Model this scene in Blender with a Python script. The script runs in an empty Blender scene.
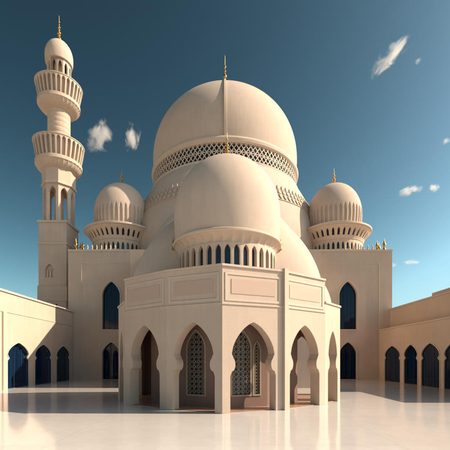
import bpy, bmesh, math, random
from mathutils import Vector, Matrix
from mathutils.geometry import tessellate_polygon
random.seed(7)
R = math.radians
PI = math.pi
scene = bpy.context.scene
col = scene.collection

# ------------------------------------------------------------------ camera
cam_d = bpy.data.cameras.new('camera')
cam = bpy.data.objects.new('camera', cam_d); col.objects.link(cam)
cam.location = (0, 0, 4); cam.rotation_euler = (R(90), 0, 0)
cam_d.sensor_width = 36; cam_d.lens = 28.0
cam_d.shift_x = 0.0; cam_d.shift_y = 0.2956
cam_d.clip_start = .1; cam_d.clip_end = 8000
scene.camera = cam

# ------------------------------------------------------------------ light
SUN_EL, SUN_AZ = 37.0, -1.2           # azimuth measured from +X towards +Y
w = bpy.data.worlds.new('World'); scene.world = w; w.use_nodes = True
wn = w.node_tree.nodes; wl = w.node_tree.links
bg = wn['Background']
sky = wn.new('ShaderNodeTexSky'); sky.sky_type = 'NISHITA'; sky.sun_disc = False
sky.sun_elevation = R(SUN_EL); sky.sun_rotation = R(90 - SUN_AZ)
sky.altitude = 0; sky.air_density = 1.0; sky.dust_density = 2.2; sky.ozone_density = 3.0
hs = wn.new('ShaderNodeHueSaturation'); hs.inputs['Hue'].default_value = .474; hs.inputs['Saturation'].default_value = 1.12
lum = wn.new('ShaderNodeRGBToBW'); wl.new(sky.outputs[0], lum.inputs[0])          # deeper contrast between zenith and the bright side
dv = wn.new('ShaderNodeMath'); dv.operation = 'DIVIDE'; dv.inputs[1].default_value = 2.3; wl.new(lum.outputs[0], dv.inputs[0])
pw = wn.new('ShaderNodeMath'); pw.operation = 'POWER'; pw.inputs[1].default_value = 1.45; wl.new(dv.outputs[0], pw.inputs[0])
mnm = wn.new('ShaderNodeMath'); mnm.operation = 'MINIMUM'; mnm.inputs[1].default_value = 2.0; wl.new(pw.outputs[0], mnm.inputs[0])
gm = wn.new('ShaderNodeVectorMath'); gm.operation = 'SCALE'; wl.new(sky.outputs[0], gm.inputs[0]); wl.new(mnm.outputs[0], gm.inputs['Scale'])
tn = wn.new('ShaderNodeVectorMath'); tn.operation = 'MULTIPLY'; tn.inputs[1].default_value = (.96, 1.02, .94); wl.new(gm.outputs[0], tn.inputs[0])
wl.new(tn.outputs[0], hs.inputs['Color']); wl.new(hs.outputs[0], bg.inputs[0])
bg.inputs[1].default_value = .057
sd = bpy.data.lights.new('sun', 'SUN'); sd.energy = 5.0; sd.angle = R(.5); sd.color = (1, .82, .62)
sun = bpy.data.objects.new('sun', sd); col.objects.link(sun)
dvec = Vector((math.cos(R(SUN_AZ)) * math.cos(R(SUN_EL)), math.sin(R(SUN_AZ)) * math.cos(R(SUN_EL)), math.sin(R(SUN_EL))))
sun.rotation_euler = dvec.to_track_quat('Z', 'Y').to_euler(); sun.location = dvec * 200
vs = scene.view_settings
vs.view_transform = 'Standard'; vs.look = 'None'; vs.gamma = 1; vs.use_curve_mapping = False; vs.exposure = 0.70
scene.render.engine = 'CYCLES'
scene.cycles.max_bounces = 8; scene.cycles.volume_bounces = 1

# ------------------------------------------------------------------ materials
def mat_new(name):
    m = bpy.data.materials.new(name); m.use_nodes = True
    nt = m.node_tree
    return m, nt, nt.nodes['Principled BSDF']

def stone(name, base, var=.10, rough=.6, bump=.25, tint=None, streak=.05, joints=None, spec=.35):
    m, nt, b = mat_new(name); n = nt.nodes; l = nt.links
    tc = n.new('ShaderNodeTexCoord')
    g = n.new('ShaderNodeNewGeometry')
    n1 = n.new('ShaderNodeTexNoise'); n1.inputs['Scale'].default_value = .22; n1.inputs['Detail'].default_value = 7; n1.inputs['Roughness'].default_value = .62
    l.new(g.outputs['Position'], n1.inputs['Vector'])
    mp = n.new('ShaderNodeMapping'); mp.inputs['Scale'].default_value = (2.2, 2.2, .16)
    l.new(g.outputs['Position'], mp.inputs['Vector'])
    n2 = n.new('ShaderNodeTexNoise'); n2.inputs['Scale'].default_value = 1.0; n2.inputs['Detail'].default_value = 5
    l.new(mp.outputs[0], n2.inputs['Vector'])
    r1 = n.new('ShaderNodeMapRange'); r1.inputs[1].default_value = .3; r1.inputs[2].default_value = .7
    r1.inputs[3].default_value = 1 - var; r1.inputs[4].default_value = 1 + var * .35
    l.new(n1.outputs[0], r1.inputs[0])
    r2 = n.new('ShaderNodeMapRange'); r2.inputs[1].default_value = .35; r2.inputs[2].default_value = .75
    r2.inputs[3].default_value = 1 + streak * .3; r2.inputs[4].default_value = 1 - streak
    l.new(n2.outputs[0], r2.inputs[0])
    mu = n.new('ShaderNodeMath'); mu.operation = 'MULTIPLY'; l.new(r1.outputs[0], mu.inputs[0]); l.new(r2.outputs[0], mu.inputs[1])
    if joints:                                                  # faint bed joints of the facing stone
        sx = n.new('ShaderNodeSeparateXYZ'); l.new(g.outputs['Position'], sx.inputs[0])
        dj = n.new('ShaderNodeMath'); dj.operation = 'DIVIDE'; dj.inputs[1].default_value = joints; l.new(sx.outputs[2], dj.inputs[0])
        fj = n.new('ShaderNodeMath'); fj.operation = 'FRACT'; l.new(dj.outputs[0], fj.inputs[0])
        lj = n.new('ShaderNodeMath'); lj.operation = 'LESS_THAN'; lj.inputs[1].default_value = .014; l.new(fj.outputs[0], lj.inputs[0])
        mj = n.new('ShaderNodeMath'); mj.operation = 'MULTIPLY_ADD'; mj.inputs[1].default_value = -.07; mj.inputs[2].default_value = 1; l.new(lj.outputs[0], mj.inputs[0])
        mk = n.new('ShaderNodeMath'); mk.operation = 'MULTIPLY'; l.new(mu.outputs[0], mk.inputs[0]); l.new(mj.outputs[0], mk.inputs[1]); mu = mk
    v = n.new('ShaderNodeVectorMath'); v.operation = 'SCALE'; v.inputs[0].default_value = base
    l.new(mu.outputs[0], v.inputs['Scale']); l.new(v.outputs[0], b.inputs['Base Color'])
    b.inputs['Roughness'].default_value = rough
    b.inputs['Specular IOR Level'].default_value = spec
    n3 = n.new('ShaderNodeTexNoise'); n3.inputs['Scale'].default_value = 9; n3.inputs['Detail'].default_value = 8
    l.new(g.outputs['Position'], n3.inputs['Vector'])
    bp = n.new('ShaderNodeBump'); bp.inputs['Strength'].default_value = bump; bp.inputs['Distance'].default_value = .03
    l.new(n3.outputs[0], bp.inputs['Height'])
    bv = n.new('ShaderNodeBevel'); bv.samples = 3; bv.inputs['Radius'].default_value = .035
    l.new(bv.outputs[0], bp.inputs['Normal']); l.new(bp.outputs[0], b.inputs['Normal'])
    return m

M = {}
M['stone'] = stone('cream limestone', (.545, .432, .35), rough=.75, spec=.2, joints=1.25)
M['dome'] = stone('smooth pale dome stone', (.53, .43, .36), var=.07, rough=.85, bump=.12, streak=.06, spec=.1)
M['trim'] = stone('pale trim stone', (.56, .46, .38), var=.05, rough=.7, spec=.2, bump=.12)
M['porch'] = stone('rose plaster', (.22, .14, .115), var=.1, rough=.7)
M['relief_flat'] = stone('rosy panel stone', (.56, .42, .34), var=.1)

# carved relief panel: ridges as bump
m, nt, b = mat_new('carved relief'); n = nt.nodes; l = nt.links
g = n.new('ShaderNodeNewGeometry')
wv = n.new('ShaderNodeTexVoronoi'); wv.feature = 'DISTANCE_TO_EDGE'; wv.inputs['Scale'].default_value = 15
l.new(g.outputs['Position'], wv.inputs['Vector'])
wr = n.new('ShaderNodeMapRange'); wr.inputs[1].default_value = .02; wr.inputs[2].default_value = .12
l.new(wv.outputs[0], wr.inputs[0])
bp = n.new('ShaderNodeBump'); bp.inputs['Strength'].default_value = .22; bp.inputs['Distance'].default_value = .02
l.new(wr.outputs[0], bp.inputs['Height']); l.new(bp.outputs[0], b.inputs['Normal'])
b.inputs['Base Color'].default_value = (.49, .355, .28, 1); b.inputs['Roughness'].default_value = .7
M['relief'] = m

m, nt, b = mat_new('gilded metal'); n = nt.nodes; l = nt.links
b.inputs['Base Color'].default_value = (.55, .31, .09, 1); b.inputs['Metallic'].default_value = 1
g = n.new('ShaderNodeNewGeometry'); nn = n.new('ShaderNodeTexNoise'); nn.inputs['Scale'].default_value = 5
l.new(g.outputs['Position'], nn.inputs['Vector']); rr = n.new('ShaderNodeMapRange'); rr.inputs[3].default_value = .22; rr.inputs[4].default_value = .5
l.new(nn.outputs[0], rr.inputs[0]); l.new(rr.outputs[0], b.inputs['Roughness'])
M['gold'] = m

m, nt, b = mat_new('dark window glass'); n = nt.nodes; l = nt.links
tr = n.new('ShaderNodeBsdfTransparent'); tr.inputs[0].default_value = (.55, .68, .8, 1)
gl = n.new('ShaderNodeBsdfGlossy'); gl.inputs['Roughness'].default_value = .03; gl.inputs['Color'].default_value = (.8, .9, 1, 1)
fr = n.new('ShaderNodeFresnel'); fr.inputs[0].default_value = 1.35
gb = n.new('ShaderNodeNewGeometry'); iv = n.new('ShaderNodeMath'); iv.operation = 'SUBTRACT'; iv.inputs[0].default_value = 1; l.new(gb.outputs['Backfacing'], iv.inputs[1])
fm_ = n.new('ShaderNodeMath'); fm_.operation = 'MULTIPLY'; l.new(fr.outputs[0], fm_.inputs[0]); l.new(iv.outputs[0], fm_.inputs[1])   # the sheet's far face does not mirror
mx = n.new('ShaderNodeMixShader'); l.new(fm_.outputs[0], mx.inputs[0]); l.new(tr.outputs[0], mx.inputs[1]); l.new(gl.outputs[0], mx.inputs[2])
l.new(mx.outputs[0], n['Material Output'].inputs['Surface'])
M['glass'] = m

m, nt, b = mat_new('opaque dark glazing'); n = nt.nodes; l = nt.links
b.inputs['Base Color'].default_value = (.012, .03, .055, 1); b.inputs['Roughness'].default_value = .12
b.inputs['Specular IOR Level'].default_value = .6
M['darkglass'] = m

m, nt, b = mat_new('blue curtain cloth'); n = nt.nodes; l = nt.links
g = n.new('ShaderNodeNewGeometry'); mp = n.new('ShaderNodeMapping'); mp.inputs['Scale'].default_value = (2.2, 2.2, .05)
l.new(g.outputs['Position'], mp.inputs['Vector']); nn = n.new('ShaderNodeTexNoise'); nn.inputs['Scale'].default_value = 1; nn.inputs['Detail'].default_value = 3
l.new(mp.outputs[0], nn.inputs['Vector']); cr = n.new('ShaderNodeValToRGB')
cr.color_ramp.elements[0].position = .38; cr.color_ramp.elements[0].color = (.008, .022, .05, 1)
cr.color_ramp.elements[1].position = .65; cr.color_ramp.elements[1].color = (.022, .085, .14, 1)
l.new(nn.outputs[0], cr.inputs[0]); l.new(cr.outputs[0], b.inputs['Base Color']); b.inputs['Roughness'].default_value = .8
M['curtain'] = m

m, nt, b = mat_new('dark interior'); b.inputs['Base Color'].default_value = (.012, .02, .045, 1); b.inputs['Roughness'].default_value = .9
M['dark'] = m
m, nt, b = mat_new('bronze lattice'); b.inputs['Base Color'].default_value = (.30, .25, .19, 1); b.inputs['Roughness'].default_value = .5
M['lattice'] = m

# polished marble paving
def paving(name, base, rough, tile):
    m, nt, b = mat_new(name); n = nt.nodes; l = nt.links
    g = n.new('ShaderNodeNewGeometry')
    n1 = n.new('ShaderNodeTexNoise'); n1.inputs['Scale'].default_value = .12; n1.inputs['Detail'].default_value = 8; n1.inputs['Roughness'].default_value = .65
    l.new(g.outputs['Position'], n1.inputs['Vector'])
    n2 = n.new('ShaderNodeTexNoise'); n2.inputs['Scale'].default_value = 1.1; n2.inputs['Detail'].default_value = 9; n2.inputs['Distortion'].default_value = 1.4
    l.new(g.outputs['Position'], n2.inputs['Vector'])
    br = n.new('ShaderNodeTexBrick'); br.offset = 0; br.inputs['Scale'].default_value = 1.0
    br.inputs['Brick Width'].default_value = tile; br.inputs['Row Height'].default_value = tile
    br.inputs['Mortar Size'].default_value = .012; br.inputs['Mortar Smooth'].default_value = .1
    br.inputs['Color1'].default_value = (1, 1, 1, 1); br.inputs['Color2'].default_value = (.955, .95, .945, 1); br.inputs['Mortar'].default_value = (.80, .77, .74, 1)
    l.new(g.outputs['Position'], br.inputs['Vector'])
    r1 = n.new('ShaderNodeMapRange'); r1.inputs[1].default_value = .3; r1.inputs[2].default_value = .7; r1.inputs[3].default_value = .92; r1.inputs[4].default_value = 1.03
    l.new(n1.outputs[0], r1.inputs[0])
    r2 = n.new('ShaderNodeMapRange'); r2.inputs[1].default_value = .35; r2.inputs[2].default_value = .65; r2.inputs[3].default_value = .97; r2.inputs[4].default_value = 1.02
    l.new(n2.outputs[0], r2.inputs[0])
    mu = n.new('ShaderNodeMath'); mu.operation = 'MULTIPLY'; l.new(r1.outputs[0], mu.inputs[0]); l.new(r2.outputs[0], mu.inputs[1])
    v = n.new('ShaderNodeVectorMath'); v.operation = 'SCALE'; v.inputs[0].default_value = base; l.new(mu.outputs[0], v.inputs['Scale'])
    v2 = n.new('ShaderNodeVectorMath'); v2.operation = 'MULTIPLY'; l.new(v.outputs[0], v2.inputs[0]); l.new(br.outputs[0], v2.inputs[1])
    l.new(v2.outputs[0], b.inputs['Base Color'])
    rr = n.new('ShaderNodeMapRange'); rr.inputs[1].default_value = .3; rr.inputs[2].default_value = .7; rr.inputs[3].default_value = rough * .92; rr.inputs[4].default_value = rough * 1.1
    l.new(n2.outputs[0], rr.inputs[0]); l.new(rr.outputs[0], b.inputs['Roughness'])
    b.inputs['Specular IOR Level'].default_value = .5
    return m
M['marble'] = paving('polished marble paving', (.60, .56, .545), .10, 8.0)
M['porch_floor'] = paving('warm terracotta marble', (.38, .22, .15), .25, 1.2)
M['sand'] = stone('sandy ground', (.42, .34, .26), rough=.9)

# ------------------------------------------------------------------ helpers
def build(name, bm, m, parent=None, smooth=None):
    bmesh.ops.recalc_face_normals(bm, faces=bm.faces)
    me = bpy.data.meshes.new(name); bm.to_mesh(me); bm.free()
    me.materials.append(m)
    if smooth is not None:
        for p in me.polygons: p.use_smooth = True
        me.set_sharp_from_angle(angle=R(smooth))
    o = bpy.data.objects.new(name, me); col.objects.link(o)
    if parent is not None: put(o, parent)
    return o

def put(o, parent):
    """parent o while everything keeps its world place"""
    base = Vector((0, 0, 0)); p = parent
    while p is not None:
        base += p.location; p = p.parent
    o.parent = parent
    o.location = o.location - base
    return o

def thing(name, label, cat, loc=(0, 0, 0), group=None):
    o = bpy.data.objects.new(name, None); col.objects.link(o); o.location = loc
    o.empty_display_size = .5
    o['label'] = label; o['category'] = cat
    if group: o['group'] = group
    return o

def copy_tree(o, parent=None):
    c = o.copy(); col.objects.link(c)
    if parent is not None: c.parent = parent
    for ch in list(o.children): copy_tree(ch, c)
    return c

def struct(name, bm, m):
    o = build(name, bm, m); o['kind'] = 'structure'; return o

def box(bm, x0, x1, y0, y1, z0, z1):
    v = [bm.verts.new(p) for p in ((x0,y0,z0),(x1,y0,z0),(x1,y1,z0),(x0,y1,z0),(x0,y0,z1),(x1,y0,z1),(x1,y1,z1),(x0,y1,z1))]
    for f in ((0,1,2,3),(4,5,6,7),(0,1,5,4),(1,2,6,5),(2,3,7,6),(3,0,4,7)): bm.faces.new([v[i] for i in f])

def flat(O, U):
    """frame of a vertical wall: u along U, z up, d into the wall"""
    O = Vector(O); U = Vector(U).normalized(); N = Vector((U.y, -U.x, 0))   # outward normal when U runs left to right seen from outside
    return lambda u, z, d: O + U * u + Vector((0, 0, z)) - N * d

def prism(bm, outer, holes, f, t, d0=0.0, zcuts=(), ucuts=()):
    tmp = bmesh.new()
    loops = [outer] + list(holes)
    tris = tessellate_polygon([[Vector((p[0], p[1], 0)) for p in lp] for lp in loops])
    pts = [p for lp in loops for p in lp]
    fr = [tmp.verts.new((p[0], d0, p[1])) for p in pts]; bk = [tmp.verts.new((p[0], d0 + t, p[1])) for p in pts]
    for a in tris:
        try: tmp.faces.new([fr[i] for i in a]); tmp.faces.new([bk[i] for i in reversed(a)])
        except ValueError: pass
    i = 0
    for lp in loops:
        k = len(lp)
        for j in range(k):
            a, b_ = i + j, i + (j + 1) % k
            try: tmp.faces.new((fr[a], fr[b_], bk[b_], bk[a]))
            except ValueError: pass
        i += k
    for z in zcuts:
        bmesh.ops.bisect_plane(tmp, geom=tmp.verts[:] + tmp.edges[:] + tmp.faces[:], plane_co=(0, 0, z), plane_no=(0, 0, 1))
    for u in ucuts:
        bmesh.ops.bisect_plane(tmp, geom=tmp.verts[:] + tmp.edges[:] + tmp.faces[:], plane_co=(u, 0, 0), plane_no=(1, 0, 0))
    mp = {}
    for v in tmp.verts: mp[v] = bm.verts.new(f(v.co.x, v.co.z, v.co.y))
    for fc in tmp.faces:
        try: bm.faces.new([mp[v] for v in fc.verts])
        except ValueError: pass
    tmp.free()

def rect(u0, u1, z0, z1): return [(u0, z0), (u1, z0), (u1, z1), (u0, z1)]

def fbox(bm, f, u0, u1, z0, z1, d0, d1): prism(bm, rect(u0, u1, z0, z1), [], f, d1 - d0, d0)

def lathe(bm, prof, c, seg=96, rmod=None, cap=False):
    rings = []
    for (r, z) in prof:
        if r < 1e-4: rings.append([bm.verts.new((c[0], c[1], c[2] + z))]); continue
        ring = []
        for k in range(seg):
            a = 2 * PI * k / seg
            rr = rmod(a, z, r) if rmod else r
            ring.append(bm.verts.new((c[0] + rr * math.sin(a), c[1] - rr * math.cos(a), c[2] + z)))
        rings.append(ring)
    for A, B in zip(rings, rings[1:]):
        for k in range(seg):
            k2 = (k + 1) % seg
            if len(A) == 1 and len(B) == 1: break
            if len(A) == 1: bm.faces.new((A[0], B[k2], B[k]))
            elif len(B) == 1: bm.faces.new((A[k], A[k2], B[0]))
            else: bm.faces.new((A[k], A[k2], B[k2], B[k]))
    if cap:
        for ring in (rings[0], rings[-1]):
            if len(ring) > 2:
                try: bm.faces.new(ring)
                except ValueError: pass

def onion(r0, rm, z0, h, zw=.3, n=48):
    out = []
    for i in range(n + 1):
        t = i / n
        if t < zw: r = rm - (rm - r0) * ((zw - t) / zw) ** 2
        else:
            s = (t - zw) / (1 - zw); r = rm * math.sqrt(max(0, 1 - s ** 2.15))
        out.append((r, z0 + h * t))
    # finer towards the apex so the cap stays round
    last = []
    for s in (.985, .992, .997, .999):
        last.append((rm * math.sqrt(1 - s ** 2.15), z0 + h * (zw + (1 - zw) * s)))
    out = out[:-1] + [p for p in last if p[1] > out[-2][1]] + [(0, z0 + h)]
    return out

def finial(parent, c, h, r, name='finial'):
    """stacked gilded bulbs that thin out to a spike"""
    bm = bmesh.new(); P = []
    def bulb(zc, rb, hb, neck):
        for i in range(9):
            a = -PI / 2 + PI * i / 8
            P.append((max(neck, rb * math.cos(a)), zc + hb * math.sin(a)))
    P += [(r * 1.5, 0), (r * 1.45, h * .02), (r * .75, h * .05)]
    bulb(h * .11, r * 1.0, h * .045, r * .32)
    bulb(h * .215, r * .62, h * .03, r * .26)
    bulb(h * .32, r * .85, h * .05, r * .22)
    bulb(h * .43, r * .48, h * .025, r * .18)
    bulb(h * .53, r * .62, h * .04, r * .14)
    bulb(h * .64, r * .32, h * .022, r * .10)
    bulb(h * .73, r * .36, h * .03, r * .07)
    P += [(r * .06, h * .85), (r * .03, h * .97), (0, h)]
    lathe(bm, P, c, 20)
    return build(name, bm, M['gold'], parent, 50)

def pinnacle(parent, c, h, r, m='gold'):
    bm = bmesh.new()
    P = [(r, 0), (r, h * .12), (r * .55, h * .18), (r * .5, h * .3), (r * .95, h * .42), (r * .8, h * .52), (r * .35, h * .6), (r * .45, h * .68), (r * .15, h * .78), (r * .08, h * .9), (0, h)]
    lathe(bm, P, c, 14, cap=True)
    return build('pinnacle', bm, M[m], parent, 50)

def pointed(cx, hw, z0, zs, za, n=10):
    """simple pointed window: base z0, springing zs, apex za"""
    pts = [(cx - hw, z0), (cx + hw, z0), (cx + hw, zs)]
    for i in range(1, n):
        x = hw * (1 - i / n)
        pts.append((cx + x, zs + (za - zs) * (1 - (x / hw) ** 1.25) ** .62))
    pts.append((cx, za))
    for i in range(n - 1, 0, -1):
        x = hw * (1 - i / n)
        pts.append((cx - x, zs + (za - zs) * (1 - (x / hw) ** 1.25) ** .62))
    pts.append((cx - hw, zs))
    return pts

def archhalf(W, zi, zs, za, bulb=.42, n=16):
    W += .1
    """right half of the horseshoe opening, from the floor up to the apex (x, z)"""
    P = [(W, 0), (W, zi - .75)]
    for i in range(0, 13):                                   # rounded corbel that swells into the opening
        a = -PI / 2 + PI * i / 12 * .86
        P.append((W + .02 - bulb * (.35 + .65 * math.cos(a)) if i else W - bulb * .30, zi + .08 + .50 * math.sin(a)))
    zt = P[-1][1]; xt = P[-1][0]
    W2 = W - .12
    for i in range(1, 7):
        t = i / 6; s = t * t * (3 - 2 * t)
        P.append((xt + (W2 - xt) * s, zt + (zs - zt) * t))
    for i in range(1, n + 1):
        x = W2 * (1 - i / n)
        P.append((x, zs + (za - zs) * ((1 - (x / W2) ** 1.9) ** .62 * .76 + .24 * (1 - x / W2) ** 1.05) if i < n else za))
    return P

def foilhalf(W, zi, zs, za, n=12):
    """right half of the keyhole arch of the arcades"""
    P = [(W, 0), (W, zi - .5), (W - .02, zi - .3), (W - .14, zi - .12), (W - .36, zi), (W - .36, zi + .16), (W - .22, zi + .3), (W - .08, zi + .5), (W - .03, zs)]
    W2 = W - .03
    for i in range(1, n + 1):
        x = W2 * (1 - i / n)
        P.append((x, zs + (za - zs) * ((1 - (x / W2) ** 1.7) ** .55 * .72 + .28 * (1 - x / W2) ** 1.1) if i < n else za))
    return P

def full(half, cx):
    """closed outline out of a half"""
    return [(cx + x, z) for x, z in half] + [(cx - x, z) for x, z in reversed(half[:-1])]

def wall_open(bm, L, H, opens, f, t):
    """wall with openings reaching the floor; opens = [(cx, half)], left to right"""
    out = [(0, 0)]
    for cx, half in opens:
        out += [(cx - x, z) for x, z in half]            # up the left side to the apex
        out += [(cx + x, z) for x, z in reversed(half[:-1])]
    out += [(L, 0), (L, H), (0, H)]
    prism(bm, out, [], f, t)

def curtain(parent, f, u0, u1, z0, z1, d):
    bm = bmesh.new(); n = max(12, int((u1 - u0) * 14)); rows = []
    ph = random.random() * 6
    for i in range(n + 1):
        u = u0 + (u1 - u0) * i / n
        dd = d + .10 * math.sin(u * 7.3 + ph) + .05 * math.sin(u * 17 + ph * 2)
        rows.append((bm.verts.new(f(u, z0, dd)), bm.verts.new(f(u, z1, dd))))
    for a, b_ in zip(rows, rows[1:]): bm.faces.new((a[0], b_[0], b_[1], a[1]))
    return build('curtain', bm, M['curtain'], parent, 80)

def offset_in(pts, d):
    area = sum(pts[i - 1][0] * pts[i][1] - pts[i][0] * pts[i - 1][1] for i in range(len(pts)))
    sg = 1 if area > 0 else -1; out = []
    for i, p in enumerate(pts):
        a = pts[i - 1]; b_ = pts[(i + 1) % len(pts)]
        n1 = Vector((-(p[1] - a[1]), p[0] - a[0])).normalized(); n2 = Vector((-(b_[1] - p[1]), b_[0] - p[0])).normalized()
        m_ = n1 + n2; k = m_.length
        m_ = m_ / k if k > .2 else n1
        ln = d / max(.55, m_.dot(n1))
        out.append((p[0] + sg * m_.x * ln, p[1] + sg * m_.y * ln))
    return out

def window(parent, f, outline, depth, name='window', reveal=.16, mull=True, wallm='trim'):
    """frame, pane, curtain set back into a wall opening; outline in wall coordinates"""
    cx = sum(p[0] for p in outline) / len(outline)
    zmin = min(p[1] for p in outline); zmax = max(p[1] for p in outline)
    u0 = min(p[0] for p in outline); u1 = max(p[0] for p in outline)
    mid = (zmin + zmax) / 2
    inner = offset_in(outline, .09)
    bm = bmesh.new(); prism(bm, outline, [inner], f, .12, depth)
    if mull:
        for k in (1, 2):
            u = u0 + (u1 - u0) * k / 3
            fbox(bm, f, u - .035, u + .035, zmin + .1, zmin + (zmax - zmin) * .80, depth + .03, depth + .09)
    fr = build(name, bm, M['dark'], parent)
    bm = bmesh.new(); prism(bm, inner, [], f, .012, depth + .055)
    build('pane', bm, M['glass'], fr)
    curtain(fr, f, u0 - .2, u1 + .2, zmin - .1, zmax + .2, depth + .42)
    return fr

# ------------------------------------------------------------------ ground
bm = bmesh.new(); s = 3000
bm.faces.new([bm.verts.new(p) for p in ((-s, -s, 0), (s, -s, 0), (s, s, 0), (-s, s, 0))]); struct('ground', bm, M['sand'])
bm = bmesh.new()
bm.faces.new([bm.verts.new(p) for p in ((-60, -40, .006), (60, -40, .006), (60, 110, .006), (-60, 110, .006))]); struct('courtyard_paving', bm, M['marble'])

# ------------------------------------------------------------------ small dome unit on the tower blocks
def ringpanel(bm, cx, cy, rf, u_n, k, z0, z1, hole, t, zcuts=()):
    """one bay k of u_n round a drum; hole in (u, z) with u in metres at radius rf(z0)"""
    r0 = rf(z0); bw = 2 * PI * r0 / u_n
    def f(u, z, d):
        a = (k * bw + u) / r0; r = rf(z) - d
        return Vector((cx + r * math.sin(a), cy - r * math.cos(a), z))
    prism(bm, rect(-bw / 2, bw / 2, z0, z1), [hole] if hole else [], f, t, 0, zcuts)

def small_dome(parent, cx, cy, zb):
    N = 38
    bm = bmesh.new()
    rf = lambda z: 5.55
    for k in range(N):
        ringpanel(bm, cx, cy, rf, N, k, zb, zb + 3.3, pointed(0, .24, zb + 1.35, zb + 2.2, zb + 2.75, 4), .35)
    drum = build('drum', bm, M['stone'], parent, 30)
    bm = bmesh.new(); lathe(bm, [(5.28, zb), (5.28, zb + 3.3)], (cx, cy, 0), 72); build('glazing', bm, M['darkglass'], drum, 60)
    # flared slotted cornice
    z0, z1 = zb + 3.3, zb + 5.6
    def rf2(z):
        t = max(0, (z - z0) / (z1 - z0)); return 5.62 + 1.5 * (t ** 1.5) if t < 1 else 7.12
    bm = bmesh.new()
    zc = [z0 + (z1 - z0) * i / 8 for i in range(1, 8)]
    for k in range(N):
        ringpanel(bm, cx, cy, rf2, N, k, z0, z1, pointed(0, .2, z0 + .65, z0 + 1.45, z0 + 1.85, 4), .4, zc)
    cor = build('cornice', bm, M['stone'], parent, 30)
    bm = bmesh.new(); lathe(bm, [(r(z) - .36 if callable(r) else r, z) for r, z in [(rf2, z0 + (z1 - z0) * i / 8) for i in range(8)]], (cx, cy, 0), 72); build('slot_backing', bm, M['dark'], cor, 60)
    bm = bmesh.new(); lathe(bm, [(6.6, z1 + .02), (7.2, z1 + .02), (7.3, z1 + .12), (7.3, z1 + .42), (7.1, z1 + .52), (6.6, z1 + .56), (5.2, z1 + .7)], (cx, cy, 0), 96); build('rim', bm, M['trim'], cor, 30)
    # ribbed onion
    zd = z1 + .62; H = 10.0
    def rm(a, z, r):
        t = (z - zd) / H
        if t > .42: return r
        ph = (a * N / (2 * PI)) % 1.0; x = abs(ph - .5) * 2           # 0 in slot centre
        wdt = .62 * math.sqrt(min(1, max(0, (.42 - t) / .12)))
        g_ = max(0, 1 - (x / max(wdt, 1e-3)) ** 2) if wdt > 0 else 0
        return r - .26 * min(1, g_ * 2) * min(1, max(0, (.42 - t) / .04))
    bm = bmesh.new(); lathe(bm, onion(5.15, 5.45, zd, H, .3, 56), (cx, cy, 0), N * 10, rm)
    d = build('dome', bm, M['dome'], parent, 40)
    finial(d, (cx, cy, zd + H - .12), 3.7, .42)

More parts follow.
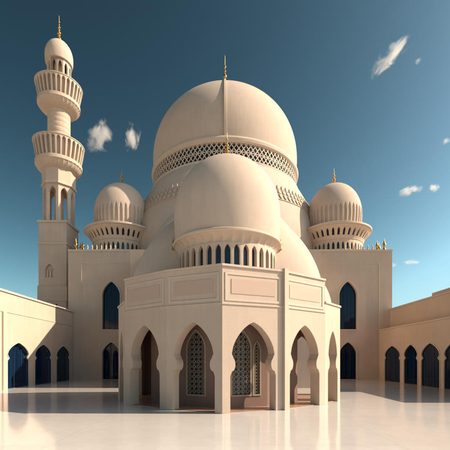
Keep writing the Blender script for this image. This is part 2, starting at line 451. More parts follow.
# ------------------------------------------------------------------ arcade wings
def arcade_wing(label, side):
    xf = -28.0 if side < 0 else 28.3
    y_far, y_near = 64.3, (26.0 if side < 0 else 31.0)
    H = 12.4 if side < 0 else 9.0
    t = thing('arcade_wing', label, 'arcade building', (xf, 48, 0))
    if side < 0:      # facade seen from +X: u runs with +Y
        f = flat((xf, y_near, 0), (0, 1, 0)); U = lambda y: y - y_near
        arches = [(60.6, 2.45), (54.0, 2.45), (47.5, 2.45), (40.6, 2.45), (34.1, 2.45), (28.9, 1.9)]
    else:
        f = flat((xf, y_far, 0), (0, -1, 0)); U = lambda y: y_far - y
        arches = [(59.3, 2.75), (53.4, 1.95), (48.3, 2.15), (43.2, 2.0), (38.2, 2.0), (33.6, 1.6)]
    L = y_far - y_near
    arches = sorted(arches, key=lambda a: U(a[0]))
    opens = [(U(a), foilhalf(hw, 3.9, 4.5, 6.05)) for a, hw in arches]
    bm = bmesh.new(); wall_open(bm, L, H, opens, f, .85); wl_ = build('wall', bm, M['stone'], t)
    # thin raised moulding round each arch
    for u, half in opens:
        cx = u
        big = [(x + .16 if i < len(half) - 1 else x, z + (.2 if i == len(half) - 1 else 0.10 * (i > 9))) for i, (x, z) in enumerate(half)]
        bm = bmesh.new()
        out = [(cx + x, z) for x, z in big] + [(cx - x, z) for x, z in reversed(big[:-1])]
        inn = [(cx + x, z) for x, z in half] + [(cx - x, z) for x, z in reversed(half[:-1])]
        prism(bm, out + list(reversed(inn)), [], f, .05, -.05)
        build('arch_moulding', bm, M['trim'], t)
        ot = full(half, cx)
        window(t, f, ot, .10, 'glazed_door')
    # back, ends, roof
    bm = bmesh.new()
    fbox(bm, f, 0, L, 0, H, 8.0, 8.4); build('wall', bm, M['stone'], t)
    bm = bmesh.new(); fbox(bm, f, 0, .4, 0, H, .85, 8.0); build('wall', bm, M['stone'], t)
    bm = bmesh.new(); fbox(bm, f, L - .4, L, 0, H, .85, 8.0); build('wall', bm, M['stone'], t)
    bm = bmesh.new(); fbox(bm, f, .4, L - .4, H - .6, H - .2, .85, 8.0); build('roof', bm, M['stone'], t)
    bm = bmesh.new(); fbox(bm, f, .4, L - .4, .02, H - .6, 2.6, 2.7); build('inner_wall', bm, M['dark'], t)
    if side < 0:
        bm = bmesh.new(); fbox(bm, f, -.02, L, H, H + .28, -.14, .9); build('coping', bm, M['trim'], t)
        bm = bmesh.new(); fbox(bm, f, 0, L, 9.86, 9.98, -.05, 0); build('string_course', bm, M['trim'], t)
        bm = bmesh.new(); fbox(bm, f, U(43.9), U(44.6), 0, 9.86, -.22, 0); build('pilaster', bm, M['trim'], t)
    else:
        bm = bmesh.new(); fbox(bm, f, -.02, L, H, H + .22, -.10, .9); build('coping', bm, M['trim'], t)
        # taller parapet storey set two metres back
        g2 = flat((xf + 2.0, y_far, 0), (0, -1, 0))
        bm = bmesh.new(); fbox(bm, g2, 0, U(41.0), H - .2, 12.8, 0, 6.0); build('upper_storey', bm, M['stone'], t)
        bm = bmesh.new(); fbox(bm, g2, 0, U(41.0), 12.8, 13.05, -.1, 6.0); build('coping', bm, M['trim'], t)
        bm = bmesh.new(); fbox(bm, g2, U(52.6), U(43.2), 13.05, 13.75, .8, 5.4); build('roof_block', bm, M['stone'], t)
    return t
arcade_wing('long low arcade on the left with sunlit wall and three dark keyhole arches', -1)
arcade_wing('shaded arcade on the right with a set-back upper storey above its keyhole arches', 1)

# ------------------------------------------------------------------ domed blocks either side
def domed_block(label, side):
    YF = 64.5
    x0, x1 = (-28.9, -15.0) if side < 0 else (15.0, 30.8)
    L = x1 - x0; Hh = 24.0
    t = thing('domed_block', label, 'building', ((x0 + x1) / 2, YF, 0))
    f = flat((x0, YF, 0), (1, 0, 0))
    cxs = (-21.0 if side < 0 else 22.7)
    outs = [(cxs - x0, pointed(cxs - x0, 1.62, 9.3, 15.8, 18.1, 12)), (cxs - x0, pointed(cxs - x0, 1.62, .05, 4.9, 6.9, 12))]
    bm = bmesh.new(); prism(bm, rect(0, L, 0, Hh), [o for _, o in outs], f, .9); build('wall', bm, M['stone'], t)
    for _, o in outs:
        u0 = min(p[0] for p in o); u1 = max(p[0] for p in o); zc = sum(p[1] for p in o) / len(o); cx = (u0 + u1) / 2
        big = [(cx + (p[0] - cx) * 1.13, p[1] + (.22 if p[1] > 12 or 5 < p[1] < 8 else -.0)) for p in o]
        if min(p[1] for p in o) > 1: big[0] = (big[0][0], big[0][1] - .2); big[1] = (big[1][0], big[1][1] - .2)
        else: big[0] = (big[0][0], .03); big[1] = (big[1][0], .03); 
        inn = [(p[0], p[1]) for p in o]
        bm = bmesh.new()
        if min(p[1] for p in o) > 1: prism(bm, big, [inn], f, .06, -.06)
        else: prism(bm, big[1:] + [big[0]] + [inn[0]] + list(reversed(inn[1:])), [], f, .06, -.06)
        build('window_surround', bm, M['trim'], t)
        window(t, f, o, .55)
    # shallow frame line on the facade
    a = (2.4 if side < 0 else L - 2.4)
    bm = bmesh.new(); lo, hi = (a, L) if side < 0 else (0, a)
    fbox(bm, f, lo, hi, 21.4, 21.56, -.05, 0)
    fbox(bm, f, a - .08, a + .08, .3, 21.4, -.05, 0); build('wall_frame', bm, M['trim'], t)
    for (ua, ub) in ((0, .5), (L - .5, L)):
        bm = bmesh.new(); fbox(bm, f, ua, ub, 0, Hh, .9, 16.0); build('wall', bm, M['stone'], t)
    bm = bmesh.new(); fbox(bm, f, .5, L - .5, 0, Hh, 15.5, 16.0); build('wall', bm, M['stone'], t)
    bm = bmesh.new(); fbox(bm, f, .5, L - .5, Hh - .9, Hh - .4, .9, 15.5); build('roof', bm, M['stone'], t)
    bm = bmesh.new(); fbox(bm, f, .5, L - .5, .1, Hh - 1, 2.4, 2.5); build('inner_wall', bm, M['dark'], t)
    bm = bmesh.new(); fbox(bm, f, -.06, L + .06, Hh - .35, Hh, -.1, 0); build('coping', bm, M['trim'], t)
    # small roof ornaments near the outer corner
    e0 = x0 if side < 0 else x1
    for k, (dx, dy, h, r) in enumerate(((1.0, 1.0, 2.6, .36), (2.35, 1.0, 2.2, .32), (1.0, 3.2, 2.6, .36))):
        pinnacle(t, (e0 - side * dx, YF + dy, Hh), h, r)
    for k in range(7):
        xx = e0 - side * (3.4 + .85 * k)
        bm = bmesh.new(); lathe(bm, [(.2, 0), (.2, .25), (.1, .35), (.16, .55), (0, 1.1)], (xx, YF + .5, Hh), 8, cap=True)
        build('merlon', bm, M['stone'], t, 50)
    small_dome(t, cxs - (.4 if side < 0 else .1), 72.5, Hh - .4)
    return t
domed_block('plain block with tall curtained windows and ribbed small dome, next to the minaret', -1)
domed_block('plain shaded block on the right with a ribbed small dome, far from the minaret', 1)

# ------------------------------------------------------------------ great hall with main dome
hall = thing('great_hall', 'great hall carrying the largest dome with its lattice ring and gold finial', 'mosque hall', (0, 85, 0))
bm = bmesh.new(); box(bm, -15.6, 15.6, 57.5, 64.3, 0, 21.8); build('shadow_block', bm, M['stone'], hall)  # added box blending into the facade, placed to throw shade on the left wing
bm = bmesh.new()
prism(bm, [(46.5, 0), (57.5, 0), (57.5, 21.6), (46.5, 13.6)], [], lambda u, z, d: Vector((-12.4 + d, u, z)), 24.8)
build('shadow_wedge', bm, M['stone'], hall)  # added mass hidden behind the pavilion, sloped to cast the left wing's diagonal shadow
bm = bmesh.new(); box(bm, -22, 22, 80.6, 108, 0, 27); build('hall_body', bm, M['stone'], hall)
bm = bmesh.new(); box(bm, -14.9, 14.9, 64.3, 80.6, 0, 23.4); build('hall_body', bm, M['stone'], hall)
prof = [(14.4 * math.cos(a), 19.5 + 14.2 * math.sin(a)) for a in [i / 40 * PI / 2 for i in range(40)]] + [(0, 33.7)]
bm = bmesh.new(); lathe(bm, prof, (0, 0, 0), 128)
for v in bm.verts: v.co.y = 64 + v.co.y * .36
build('transept_dome', bm, M['dome'], hall, 40)
# sloping shell dome below the lattice ring
bm = bmesh.new()
sh = [(23.2 * math.cos(a) ** .8 if a < 1.5 else 0, 25 + 21.5 * math.sin(a)) for a in [i * .68 / 22 for i in range(23)]]
P = [(23.0, 22.0)]
for i in range(29):
    a = i / 28 * 1.0
    P.append((23.0 - 6.0 * (a ** 1.7), 27 + 15.8 * a))
lathe(bm, P, (0, 85, 0), 128)
shell = build('lower_shell', bm, M['dome'], hall, 40)
# muqarnas cresting band on that shell
def shell_r(z): return 23.0 - 6.0 * (max(0, (z - 27) / 15.8) ** 1.7)
N = 120
bm = bmesh.new()
rows = [(34.15, [(.06, 0), (.16, .3), (.30, .62), (.30, .95)]), (35.35, [(.14, 0), (.32, .25), (.32, .55), (.14, .8)]), (36.35, [(.26, 0), (.32, .3), (.22, .65), (.0, 1.05)])]
for k in range(N):
    a0 = 2 * PI * k / N
    def f(u, z, d):
        a = a0 + u / 20.5; rr = shell_r(z) - d
        return Vector((rr * math.sin(a), 85 - rr * math.cos(a), z))
    for zb, hf in rows:
        o = [(x, zb + z) for x, z in hf] + [(-x, zb + z) for x, z in reversed(hf) if x > 0]
        prism(bm, o, [], f, .4, -.20)
for zc in (34.0, 35.18, 36.22):
    lathe(bm, [(shell_r(zc) - .2, zc - .07), (shell_r(zc) + .14, zc - .07), (shell_r(zc) + .14, zc + .07), (shell_r(zc) - .2, zc + .07)], (0, 85, 0), 128)
build('cresting', bm, M['stone'], shell)
# lattice ring
bm = bmesh.new(); lathe(bm, [(16.4, 42.4), (16.4, 46.2)], (0, 85, 0), 128); build('glazing', bm, M['darkglass'], hall, 60)
bm = bmesh.new()
N = 110; z0, z1 = 42.5, 46.0; rL = 17.0
def strip(a0, a1, za, zb_, wd=.095, t=.14):
    k = 6; vs_ = []
    dz = zb_ - za; da = (a1 - a0) * rL; Ln = math.hypot(dz, da); nx, nz = -dz / Ln * wd, da / Ln * wd
    for i in range(k + 1):
        s = i / k; u = (a0 + (a1 - a0) * s) * rL; z = za + dz * s
        q = []
        for (du, dz2, d) in ((nx, nz, 0), (-nx, -nz, 0), (-nx, -nz, t), (nx, nz, t)):
            a = (u + du) / rL; r = rL - d
            q.append(bm.verts.new((r * math.sin(a), 85 - r * math.cos(a), z + dz2)))
        vs_.append(q)
    for A, B in zip(vs_, vs_[1:]):
        for i in range(4): bm.faces.new((A[i], A[(i + 1) % 4], B[(i + 1) % 4], B[i]))
for k in range(N):
    a = 2 * PI * k / N; st = 2 * PI / N * 2.6
    strip(a, a + st, z0, z1); strip(a + st, a, z0, z1)
    strip(a, a + 2 * PI / N, (z0 + z1) / 2, (z0 + z1) / 2, .07)
build('lattice_ring', bm, M['trim'], hall)
bm = bmesh.new(); lathe(bm, [(16.2, 41.9), (17.35, 41.9), (17.45, 42.1), (17.45, 42.5), (17.2, 42.6), (16.4, 42.65)], (0, 85, 0), 128); build('rim', bm, M['trim'], hall, 30)
bm = bmesh.new(); lathe(bm, [(16.3, 45.9), (17.1, 45.95), (17.35, 46.2), (17.45, 46.7), (17.3, 47.1), (16.8, 47.2)], (0, 85, 0), 128); build('rim', bm, M['trim'], hall, 30)
# main dome
DZ, DH = 47.1, 19.2
prof = onion(16.85, 17.1, DZ, DH, .16, 64)
bm = bmesh.new(); lathe(bm, prof, (0, 85, 0), 160); dome = build('dome', bm, M['dome'], hall, 40)
# raised rib up the front of the dome
bm = bmesh.new(); pr = [p for p in prof if p[0] > .3]; q = []
for (r, z) in pr:
    ln = 1
    q.append([bm.verts.new((sx * .2, 85 - (r + o_) , z + (o_ * (1 if r < 8 else 0)))) for sx, o_ in ((-1, -.3), (-1, .34), (1, .34), (1, -.3))])
for A, B in zip(q, q[1:]):
    for i in range(4): bm.faces.new((A[i], A[(i + 1) % 4], B[(i + 1) % 4], B[i]))
build('rib', bm, M['trim'], dome, 30)
finial(dome, (0, 85, DZ + DH - .1), 11.6, .72)

# ------------------------------------------------------------------ entrance pavilion
pav = thing('entrance_pavilion', 'many-sided entrance pavilion with horseshoe arches and a windowed dome in front', 'pavilion', (0, 33, 0))
CR = [(-9.8, 38.5), (-10.1, 33.2), (-8.6, 30.0), (-4.53, 26.9), (-.21, 25.0), (4.46, 26.9), (8.57, 30.0), (10.75, 32.7), (10.4, 38.5)]
HT = [8.7, 8.7, 10.6, 10.6, 10.6, 10.6, 8.7, 8.7]
T = .95
cen = Vector((.2, 35, 0))
for i in range(8):
    a = Vector((*CR[i], 0)); b_ = Vector((*CR[i + 1], 0)); U = (b_ - a); L = U.length
    H = HT[i]; f = flat(a, U)
    W = {0: 1.6, 1: 1.0, 2: 1.75, 3: 1.68, 4: 1.78, 5: 1.72, 6: 1.0, 7: 1.6}[i]
    half = archhalf(W, 3.45, 4.35, 6.65 if i in (2, 3, 4, 5) else 6.4)
    bm = bmesh.new()
    # mitred ends so neighbours meet on the corner line
    def ang(p, q, r_):
        d1 = (q - p).normalized(); d2 = (r_ - q).normalized(); return d1.angle(d2) * (1 if d1.cross(d2).z > 0 else -1)
    a0 = ang(Vector((*CR[i - 1], 0)), a, b_) if i > 0 else 0; a1 = ang(a, b_, Vector((*CR[i + 2], 0))) if i < 7 else 0
    ta, tb = math.tan(a0 / 2), math.tan(a1 / 2)
    def fm(u, z, d, f=f, L=L, ta=ta, tb=tb):
        if d > 0 and u < 1e-4: u = u + d * ta
        if d > 0 and u > L - 1e-4: u = u - d * tb
        return f(u, z, d)
    wall_open(bm, L, H, [(L / 2, half)], fm, T)
    wobj = build('wall', bm, M['stone'], pav)
    # coping and string course
    def fme(u, z, d, f=f, L=L, ta=ta, tb=tb):
        if u < 1e-4: u = u + d * ta
        if u > L - 1e-4: u = u - d * tb
        return f(u, z, d)
    bm = bmesh.new(); prism(bm, rect(0, L, H, H + .16), [], fme, .75, -.10); build('coping', bm, M['trim'], pav)
    if H > 9:
        zt, zb_ = H - .42, 8.12
        # raised frame round a recessed relief panel
        bm = bmesh.new(); prism(bm, rect(.22, L - .22, zb_, zt), [rect(.42, L - .42, zb_ + .2, zt - .16)], f, .04, -.04)
        build('panel_frame', bm, M['trim'], pav)
        bm = bmesh.new(); fbox(bm, f, .72, L - .72, zb_ + .55, zt - .45, -.03, 0); build('relief_panel', bm, M['relief'], pav)
        bm = bmesh.new(); prism(bm, rect(0, L, 7.86, 7.98), [], fme, .06, -.06); build('string_course', bm, M['trim'], pav)
# projecting pier-like slab where the right screen wall steps forward
i = 5; a = Vector((*CR[5], 0)); b_ = Vector((*CR[6], 0)); U = (b_ - a).normalized(); f = flat(a, b_ - a)
bm = bmesh.new(); prism(bm, rect(-.03, .40, 0, 10.86), [], f, .5, -.22)
build('pilaster', bm, M['stone'], pav)
# roofs
def poly(bm, pts, z0, z1):
    lo = [bm.verts.new((x, y, z0)) for x, y in pts]; hi = [bm.verts.new((x, y, z1)) for x, y in pts]
    bm.faces.new(lo); bm.faces.new(hi)
    for k in range(len(pts)): bm.faces.new((lo[k], lo[(k + 1) % len(pts)], hi[(k + 1) % len(pts)], hi[k]))
def inset(pts, k): return [(cen.x + (x - cen.x) * k, cen.y + (y - cen.y) * k) for x, y in pts]
bm = bmesh.new(); poly(bm, [(-7.9, 38.4)] + inset(CR[2:7], .91) + [(8.0, 38.4)], 9.7, 10.05); build('roof', bm, M['stone'], pav)
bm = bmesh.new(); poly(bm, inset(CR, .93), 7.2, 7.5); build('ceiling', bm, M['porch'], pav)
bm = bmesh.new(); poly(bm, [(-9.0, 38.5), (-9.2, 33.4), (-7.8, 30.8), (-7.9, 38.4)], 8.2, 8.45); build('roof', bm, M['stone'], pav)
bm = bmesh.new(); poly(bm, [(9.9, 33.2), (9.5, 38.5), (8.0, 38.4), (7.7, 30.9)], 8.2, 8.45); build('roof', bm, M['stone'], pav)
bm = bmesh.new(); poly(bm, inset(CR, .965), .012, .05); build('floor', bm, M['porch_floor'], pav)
# rear wall with side openings
f = flat((-9.8, 38.5, 0), (1, 0, 0))
half = archhalf(1.2, 3.45, 4.35, 6.4)
bm = bmesh.new()
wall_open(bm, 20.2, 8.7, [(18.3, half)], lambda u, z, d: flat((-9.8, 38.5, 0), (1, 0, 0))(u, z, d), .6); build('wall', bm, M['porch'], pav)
# inner chamber with lattice windows
IN = [(-6.6, 38.3), (-6.6, 31.3), (-3.5, 28.95), (-.15, 27.5), (3.5, 28.95), (6.5, 31.4), (6.5, 38.3)]
for i in range(6):
    a = Vector((*IN[i], 0)); b_ = Vector((*IN[i + 1], 0)); L = (b_ - a).length; f = flat(a, b_ - a)
    holes = []
    if i == 2: holes = [(1.05 if 0 else 1.25, .78)]
    if i == 3: holes = [(1.55, .80)]
    if i == 3: holes.append((2.95, .26))
    if i in (1, 4): holes = [(L / 2, .7)]
    H = 7.2
    outs = [pointed(c, hw, 1.05, 4.9 if hw > .4 else 4.6, 6.15 if hw > .4 else 5.3, 10) for c, hw in holes]
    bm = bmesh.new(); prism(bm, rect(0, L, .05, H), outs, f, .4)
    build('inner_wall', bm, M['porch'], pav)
    for (c, hw), o in zip(holes, outs):
        big = [(c + (p[0] - c) * (1 + .13 / hw), p[1] + (-.13 if p[1] < 1.2 else .10 * (p[1] > 4.95) + .1 * (p[1] > 5.9))) for p in o]
        bm = bmesh.new(); prism(bm, big, [o], f, .14, -.06)
        win = build('lattice_window', bm, M['lattice'], pav)
        # girih like screen of bars
        bm = bmesh.new()
        def inside(u, z):
            c_ = False; k = len(o) - 1
            for j in range(len(o)):
                (x1, y1), (x2, y2) = o[j], o[k]
                if (y1 > z) != (y2 > z) and u < (x2 - x1) * (z - y1) / (y2 - y1) + x1: c_ = not c_
                k = j
            return c_
        def bar(p, q, wd=.015):
            m_ = ((p[0] + q[0]) / 2, (p[1] + q[1]) / 2)
            if not (inside(*m_)): return
            dx, dz = q[0] - p[0], q[1] - p[1]; ln = math.hypot(dx, dz); nx, nz = -dz / ln * wd, dx / ln * wd
            prism(bm, [(p[0] + nx, p[1] + nz), (p[0] - nx, p[1] - nz), (q[0] - nx, q[1] - nz), (q[0] + nx, q[1] + nz)], [], f, .05, .04)
        s_ = .40 if hw > .4 else .26
        for gx in range(-3, 4):
            for gz in range(0, 18):
                ux = c + gx * s_; uz = 1.1 + gz * s_
                R8 = s_ * .54
                pts8 = [(ux + R8 * math.cos(PI / 8 + k * PI / 4), uz + R8 * math.sin(PI / 8 + k * PI / 4)) for k in range(8)]
                for k in range(8):
                    bar(pts8[k], pts8[(k + 1) % 8]); 
                for k in range(0, 8): bar(pts8[k], (ux + R8 * .45 * math.cos(k * PI / 4 + PI / 4), uz + R8 * .45 * math.sin(k * PI / 4 + PI / 4)), .010)
        build('lattice_screen', bm, M['lattice'], win)
        bm = bmesh.new(); fbox(bm, f, c - hw - .1, c + hw + .1, .95, 6.3, .30, .33); build('pane', bm, M['darkglass'], win)
# big shell dome rising behind the pavilion roof
AZ = 9.2
prof = [(9.95 * math.cos(a), AZ + 10.4 * math.sin(a)) for a in [i / 40 * PI / 2 for i in range(40)]] + [(0, AZ + 10.4)]
bm = bmesh.new(); lathe(bm, prof, (0, 0, 0), 128)
for v in bm.verts: v.co.x += .2; v.co.y = 36 + v.co.y * .5
build('shell_dome', bm, M['dome'], pav, 40)
for sx, cx in ((-1, -6.75), (1, 7.5)):
    prof = [(3.4 * math.cos(a) ** .9, 8.4 + 4.5 * math.sin(a)) for a in [i / 24 * PI / 2 for i in range(24)]] + [(0, 12.9)]
    bm = bmesh.new(); lathe(bm, prof, (cx, 36.0, 0), 72); build('side_dome', bm, M['dome'], pav, 40)
# drum with arched windows
DX, DY = .2, 32.0
N = 36; rD = 4.35
bm = bmesh.new()
for k in range(N):
    ringpanel(bm, DX, DY, lambda z: rD, N, k, 10.06, 13.2, pointed(0, .235, 11.0, 12.6, 13.05, 6), .35)
drum = build('drum', bm, M['stone'], pav, 30)
bm = bmesh.new(); lathe(bm, [(rD - .32, 10.06), (rD - .32, 13.2)], (DX, DY, 0), 80); build('glazing', bm, M['darkglass'], drum, 60)
# scalloped cove between windows and dome
def cove(a, z, r):
    t = (z - 13.2) / .72
    ph = ((a * N / (2 * PI)) + .5) % 1.0; x = abs(ph - .5) * 2
    s = max(0, 1 - x * x)
    return r - .17 * s * math.sin(min(1, max(0, t)) * PI) ** .8
bm = bmesh.new(); lathe(bm, [(rD - .02 + .42 * (i / 14) ** 1.4, 13.2 + .72 * i / 14) for i in range(15)], (DX, DY, 0), N * 12, cove); build('cove', bm, M['stone'], drum, 40)
bm = bmesh.new(); lathe(bm, [(4.3, 13.92), (4.82, 13.92), (4.9, 13.99), (4.9, 14.14), (4.82, 14.2), (4.5, 14.24)], (DX, DY, 0), 112); build('rim', bm, M['trim'], drum, 30)
bm = bmesh.new(); lathe(bm, onion(4.62, 4.8, 14.2, 7.8, .30, 60), (DX, DY, 0), 144)
d = build('dome', bm, M['dome'], pav, 40)
finial(d, (DX, DY, 21.98), 2.7, .27)
for sx in (-1, 1): pinnacle(pav, (DX + sx * 4.95, DY + .2, 13.95), 1.3, .13)

# ------------------------------------------------------------------ minaret
mx_, my_ = -34.6, 73.0
mina = thing('minaret', 'tall minaret with two flared balconies and a gold-tipped lantern, left', 'minaret', (mx_, my_, 0))
hw = 2.8
bm = bmesh.new()
f = flat((mx_ - hw, my_ - hw, 0), (1, 0, 0))
o = pointed(2.2, .85, 20.2, 21.8, 22.9, 8)
prism(bm, rect(0, 2 * hw, 0, 31.2), [o], f, .5); 
build('tower_wall', bm, M['stone'], mina)
bm = bmesh.new(); box(bm, mx_ - hw, mx_ + hw, my_ - hw + .5, my_ + hw, 0, 31.2); build('tower_body', bm, M['stone'], mina)
bm = bmesh.new()
for k in range(3): fbox(bm, f, 1.35 + .6 * k + .06, 1.35 + .6 * k + .5, 20.2, 21.7, .25, .5)
build('niche_slats', bm, M['stone'], mina)
bm = bmesh.new(); box(bm, mx_ - hw - .16, mx_ + hw + .16, my_ - hw - .16, my_ + hw + .16, 15.4, 18.5); build('band', bm, M['stone'], mina)
bm = bmesh.new(); box(bm, mx_ - hw - .14, mx_ + hw + .14, my_ - hw - .14, my_ + hw + .14, 26.8, 27.2); build('band', bm, M['trim'], mina)
bm = bmesh.new(); box(bm, mx_ - hw - .2, mx_ + hw + .2, my_ - hw - .2, my_ + hw + .2, 31.2, 31.6); build('band', bm, M['trim'], mina)
for uu in (1.6, 3.6):
    bm = bmesh.new(); prism(bm, pointed(uu, .36, 11.9, 14.0, 14.9, 6), [], f, .2, -.03); build('slit_window', bm, M['dark'], mina)
# octagonal open stage: eight piers and arches round a core
ro = 3.05
bm = bmesh.new()
for k in range(8):
    a0, a1 = R(22.5 + 45 * k), R(22.5 + 45 * (k + 1))
    p = Vector((mx_ + ro * math.sin(a0), my_ - ro * math.cos(a0), 31.6)); q = Vector((mx_ + ro * math.sin(a1), my_ - ro * math.cos(a1), 31.6))
    L = (q - p).length; f8 = flat(p, q - p)
    wall_open(bm, L, 7.5, [(L / 2, [(.68, 0), (.68, 5.7), (.62, 6.1), (.45, 6.5), (.2, 6.8), (0, 6.95)])], f8, .45)
build('arched_stage', bm, M['stone'], mina)
bm = bmesh.new(); lathe(bm, [(.9, 31.6), (.9, 39.2)], (mx_, my_, 0), 24); build('core', bm, M['stone'], mina, 40)
def octa(z0, z1, r0, r1, name='octagonal_collar', m='trim'):
    bm = bmesh.new()
    A = [bm.verts.new((mx_ + r0 * math.sin(R(22.5 + 45 * k)), my_ - r0 * math.cos(R(22.5 + 45 * k)), z0)) for k in range(8)]
    B = [bm.verts.new((mx_ + r1 * math.sin(R(22.5 + 45 * k)), my_ - r1 * math.cos(R(22.5 + 45 * k)), z1)) for k in range(8)]
    bm.faces.new(A); bm.faces.new(B)
    for k in range(8): bm.faces.new((A[k], A[(k + 1) % 8], B[(k + 1) % 8], B[k]))
    return build(name, bm, M[m], mina)
octa(39.1, 39.5, 3.4, 3.4); octa(39.5, 42.2, 3.2, 3.25, m='stone')
def balcony(zb, r_in, r_bowl, r_top, h_bowl, h_rail):
    bm = bmesh.new()
    P = [(r_in, zb)] + [(r_in + (r_bowl - r_in) * (i / 12) ** 1.0, zb + h_bowl * (.55 * (i / 12) ** 1.0 + .45 * (i / 12) ** 4)) for i in range(1, 13)]
    P += [(r_bowl + .06, zb + h_bowl + .1), (r_bowl + .06, zb + h_bowl + .75), (r_bowl - .1, zb + h_bowl + .85), (r_in, zb + h_bowl + .86)]
    def flute(a, z, r):
        if z > zb + h_bowl + .05 or r < r_in + .2: return r
        return r - .10 * abs(math.sin(a * 15)) ** .6
    lathe(bm, P, (mx_, my_, 0), 240, flute)
    bal = build('balcony', bm, M['stone'], mina, 35)
    n = 30; z0 = zb + h_bowl + .85; bm = bmesh.new()
    def rf(z): t = min(1, max(0, (z - z0) / h_rail)); return r_bowl - .25 + (r_top - r_bowl + .25) * t ** .8
    zc = [z0 + h_rail * i / 5 for i in range(1, 5)]
    for k in range(n):
        bw = 2 * PI * rf(z0) / n
        ringpanel(bm, mx_, my_, rf, n, k, z0, z0 + h_rail, pointed(0, bw * .33, z0 + .1, z0 + h_rail - .6, z0 + h_rail - .18, 4), .5, zc)
    build('balustrade', bm, M['trim'], bal, 30)
    bm = bmesh.new(); lathe(bm, [(r_top - .62, z0 + h_rail), (r_top + .08, z0 + h_rail), (r_top + .1, z0 + h_rail + .16), (r_top - .62, z0 + h_rail + .16), (r_top - .62, z0 + h_rail)], (mx_, my_, 0), 96); build('handrail', bm, M['trim'], bal, 30)
    bm = bmesh.new(); lathe(bm, [(r_bowl - .72, z0), (r_top - .62, z0 + h_rail)], (mx_, my_, 0), 64); build('inner_parapet', bm, M['stone'], bal, 40)
balcony(42.1, 2.9, 4.45, 4.9, 1.35, 3.7)
bm = bmesh.new()
P = [(2.1, 43)]
z = 44.0
while z < 55: P += [(2.1, z), (2.18, z + .12), (2.18, z + .9), (2.1, z + 1.0)]; z += 1.02
lathe(bm, P, (mx_, my_, 0), 64); build('shaft', bm, M['stone'], mina, 35)
balcony(54.7, 2.1, 4.05, 4.5, 1.35, 3.3)
# lantern
bm = bmesh.new()
for k in range(14): ringpanel(bm, mx_, my_, lambda z: 2.3, 12, k, 56.5, 65.1, pointed(0, .34, 60.4, 63.7, 64.5, 5), .35)
lan = build('lantern', bm, M['stone'], mina, 30)
bm = bmesh.new(); lathe(bm, [(1.0, 56.6), (1.0, 65)], (mx_, my_, 0), 40); build('core', bm, M['stone'], lan, 40)
bm = bmesh.new(); lathe(bm, [(2.2, 64.95), (2.5, 65.0)] + onion(2.6, 2.72, 65.0, 4.9, .28, 40), (mx_, my_, 0), 96); d = build('dome', bm, M['dome'], mina, 40)
finial(d, (mx_, my_, 69.8), 5.8, .46)

# ------------------------------------------------------------------ clouds (real volumes, far off)
m = bpy.data.materials.new('cloud vapour'); m.use_nodes = True; nt = m.node_tree; n = nt.nodes; l = nt.links
n.remove(n['Principled BSDF'])
pv = n.new('ShaderNodeVolumePrincipled'); pv.inputs['Color'].default_value = (1, .97, .96, 1); pv.inputs['Anisotropy'].default_value = .3
tc = n.new('ShaderNodeTexCoord'); oi = n.new('ShaderNodeObjectInfo')
ln_ = n.new('ShaderNodeVectorMath'); ln_.operation = 'LENGTH'; l.new(tc.outputs['Object'], ln_.inputs[0])
av = n.new('ShaderNodeVectorMath'); av.operation = 'MULTIPLY_ADD'; l.new(oi.outputs['Location'], av.inputs[1]); av.inputs[0].default_value = (.37, .29, .41)
sc = n.new('ShaderNodeVectorMath'); sc.operation = 'MULTIPLY'; sc.inputs[1].default_value = (3.4, 2.2, 2.2); l.new(tc.outputs['Object'], sc.inputs[0]); l.new(sc.outputs[0], av.inputs[2])
nz = n.new('ShaderNodeTexNoise'); nz.inputs['Scale'].default_value = 1.0; nz.inputs['Detail'].default_value = 8; nz.inputs['Roughness'].default_value = .66; nz.inputs['Distortion'].default_value = .6
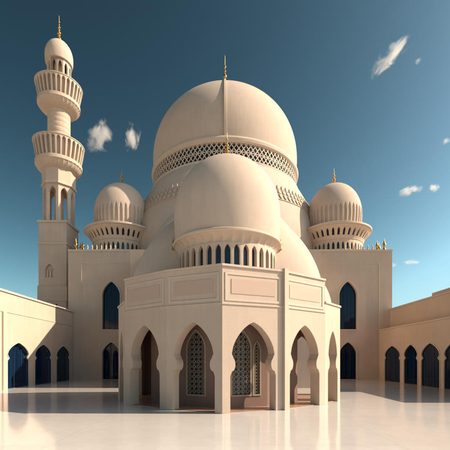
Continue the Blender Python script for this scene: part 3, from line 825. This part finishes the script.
l.new(av.outputs[0], nz.inputs['Vector'])
fall = n.new('ShaderNodeMapRange'); fall.inputs[1].default_value = 0; fall.inputs[2].default_value = 1.0; fall.inputs[3].default_value = .26; fall.inputs[4].default_value = -.42
l.new(ln_.outputs['Value'], fall.inputs[0])
ad = n.new('ShaderNodeMath'); ad.operation = 'ADD'; l.new(nz.outputs[0], ad.inputs[0]); l.new(fall.outputs[0], ad.inputs[1])
dn = n.new('ShaderNodeMapRange'); dn.inputs[1].default_value = .50; dn.inputs[2].default_value = .85; dn.inputs[3].default_value = 0; dn.inputs[4].default_value = .09
l.new(ad.outputs[0], dn.inputs[0]); l.new(dn.outputs[0], pv.inputs['Density']); l.new(pv.outputs[0], n['Material Output'].inputs['Volume'])
M['cloud'] = m
def cloud(px, py, wpx, hpx, tilt, label):
    D = 900.0
    x = (px - 225) / 350 * D; z = (358 - py) / 350 * D + 4; s_ = D / 350
    bm = bmesh.new(); bmesh.ops.create_icosphere(bm, subdivisions=3, radius=1)
    o = build('cloud', bm, M['cloud'])
    o.location = (x, D, z); o.scale = (wpx / 2 * s_ * 1.6, hpx / 2 * s_ * 1.8, hpx / 2 * s_ * 1.6); o.rotation_euler = (0, -R(tilt), 0)
    o['label'] = label; o['category'] = 'cloud'; o['group'] = 'small white clouds in the sky'
for c in ((100, 136, 46, 27, 48, 'wispy white cloud just right of the minaret, larger of the two there'),
          (133, 138, 18, 30, -12, 'small upright cloud puff second from the minaret'),
          (391, 56, 76, 20, 46, 'largest cloud, a long slanting streak high on the right'),
          (418, 61, 9, 7, 10, 'tiny round cloud puff beside the long slanting streak'),
          (409, 191, 34, 15, 18, 'oval white cloud right of the right-hand small dome'),
          (434, 188, 17, 12, 22, 'smaller oval cloud close to the right picture edge, level with the small dome'),
          (411, 262, 26, 8, 4, 'flat low cloud above the right arcade roof'),
          (394, 265, 9, 6, 0, 'tiny low cloud wisp next to the right block roof edge'),
          (446, 141, 11, 8, 20, 'little cloud cut by the right picture edge, above the two ovals')):
    cloud(*c)
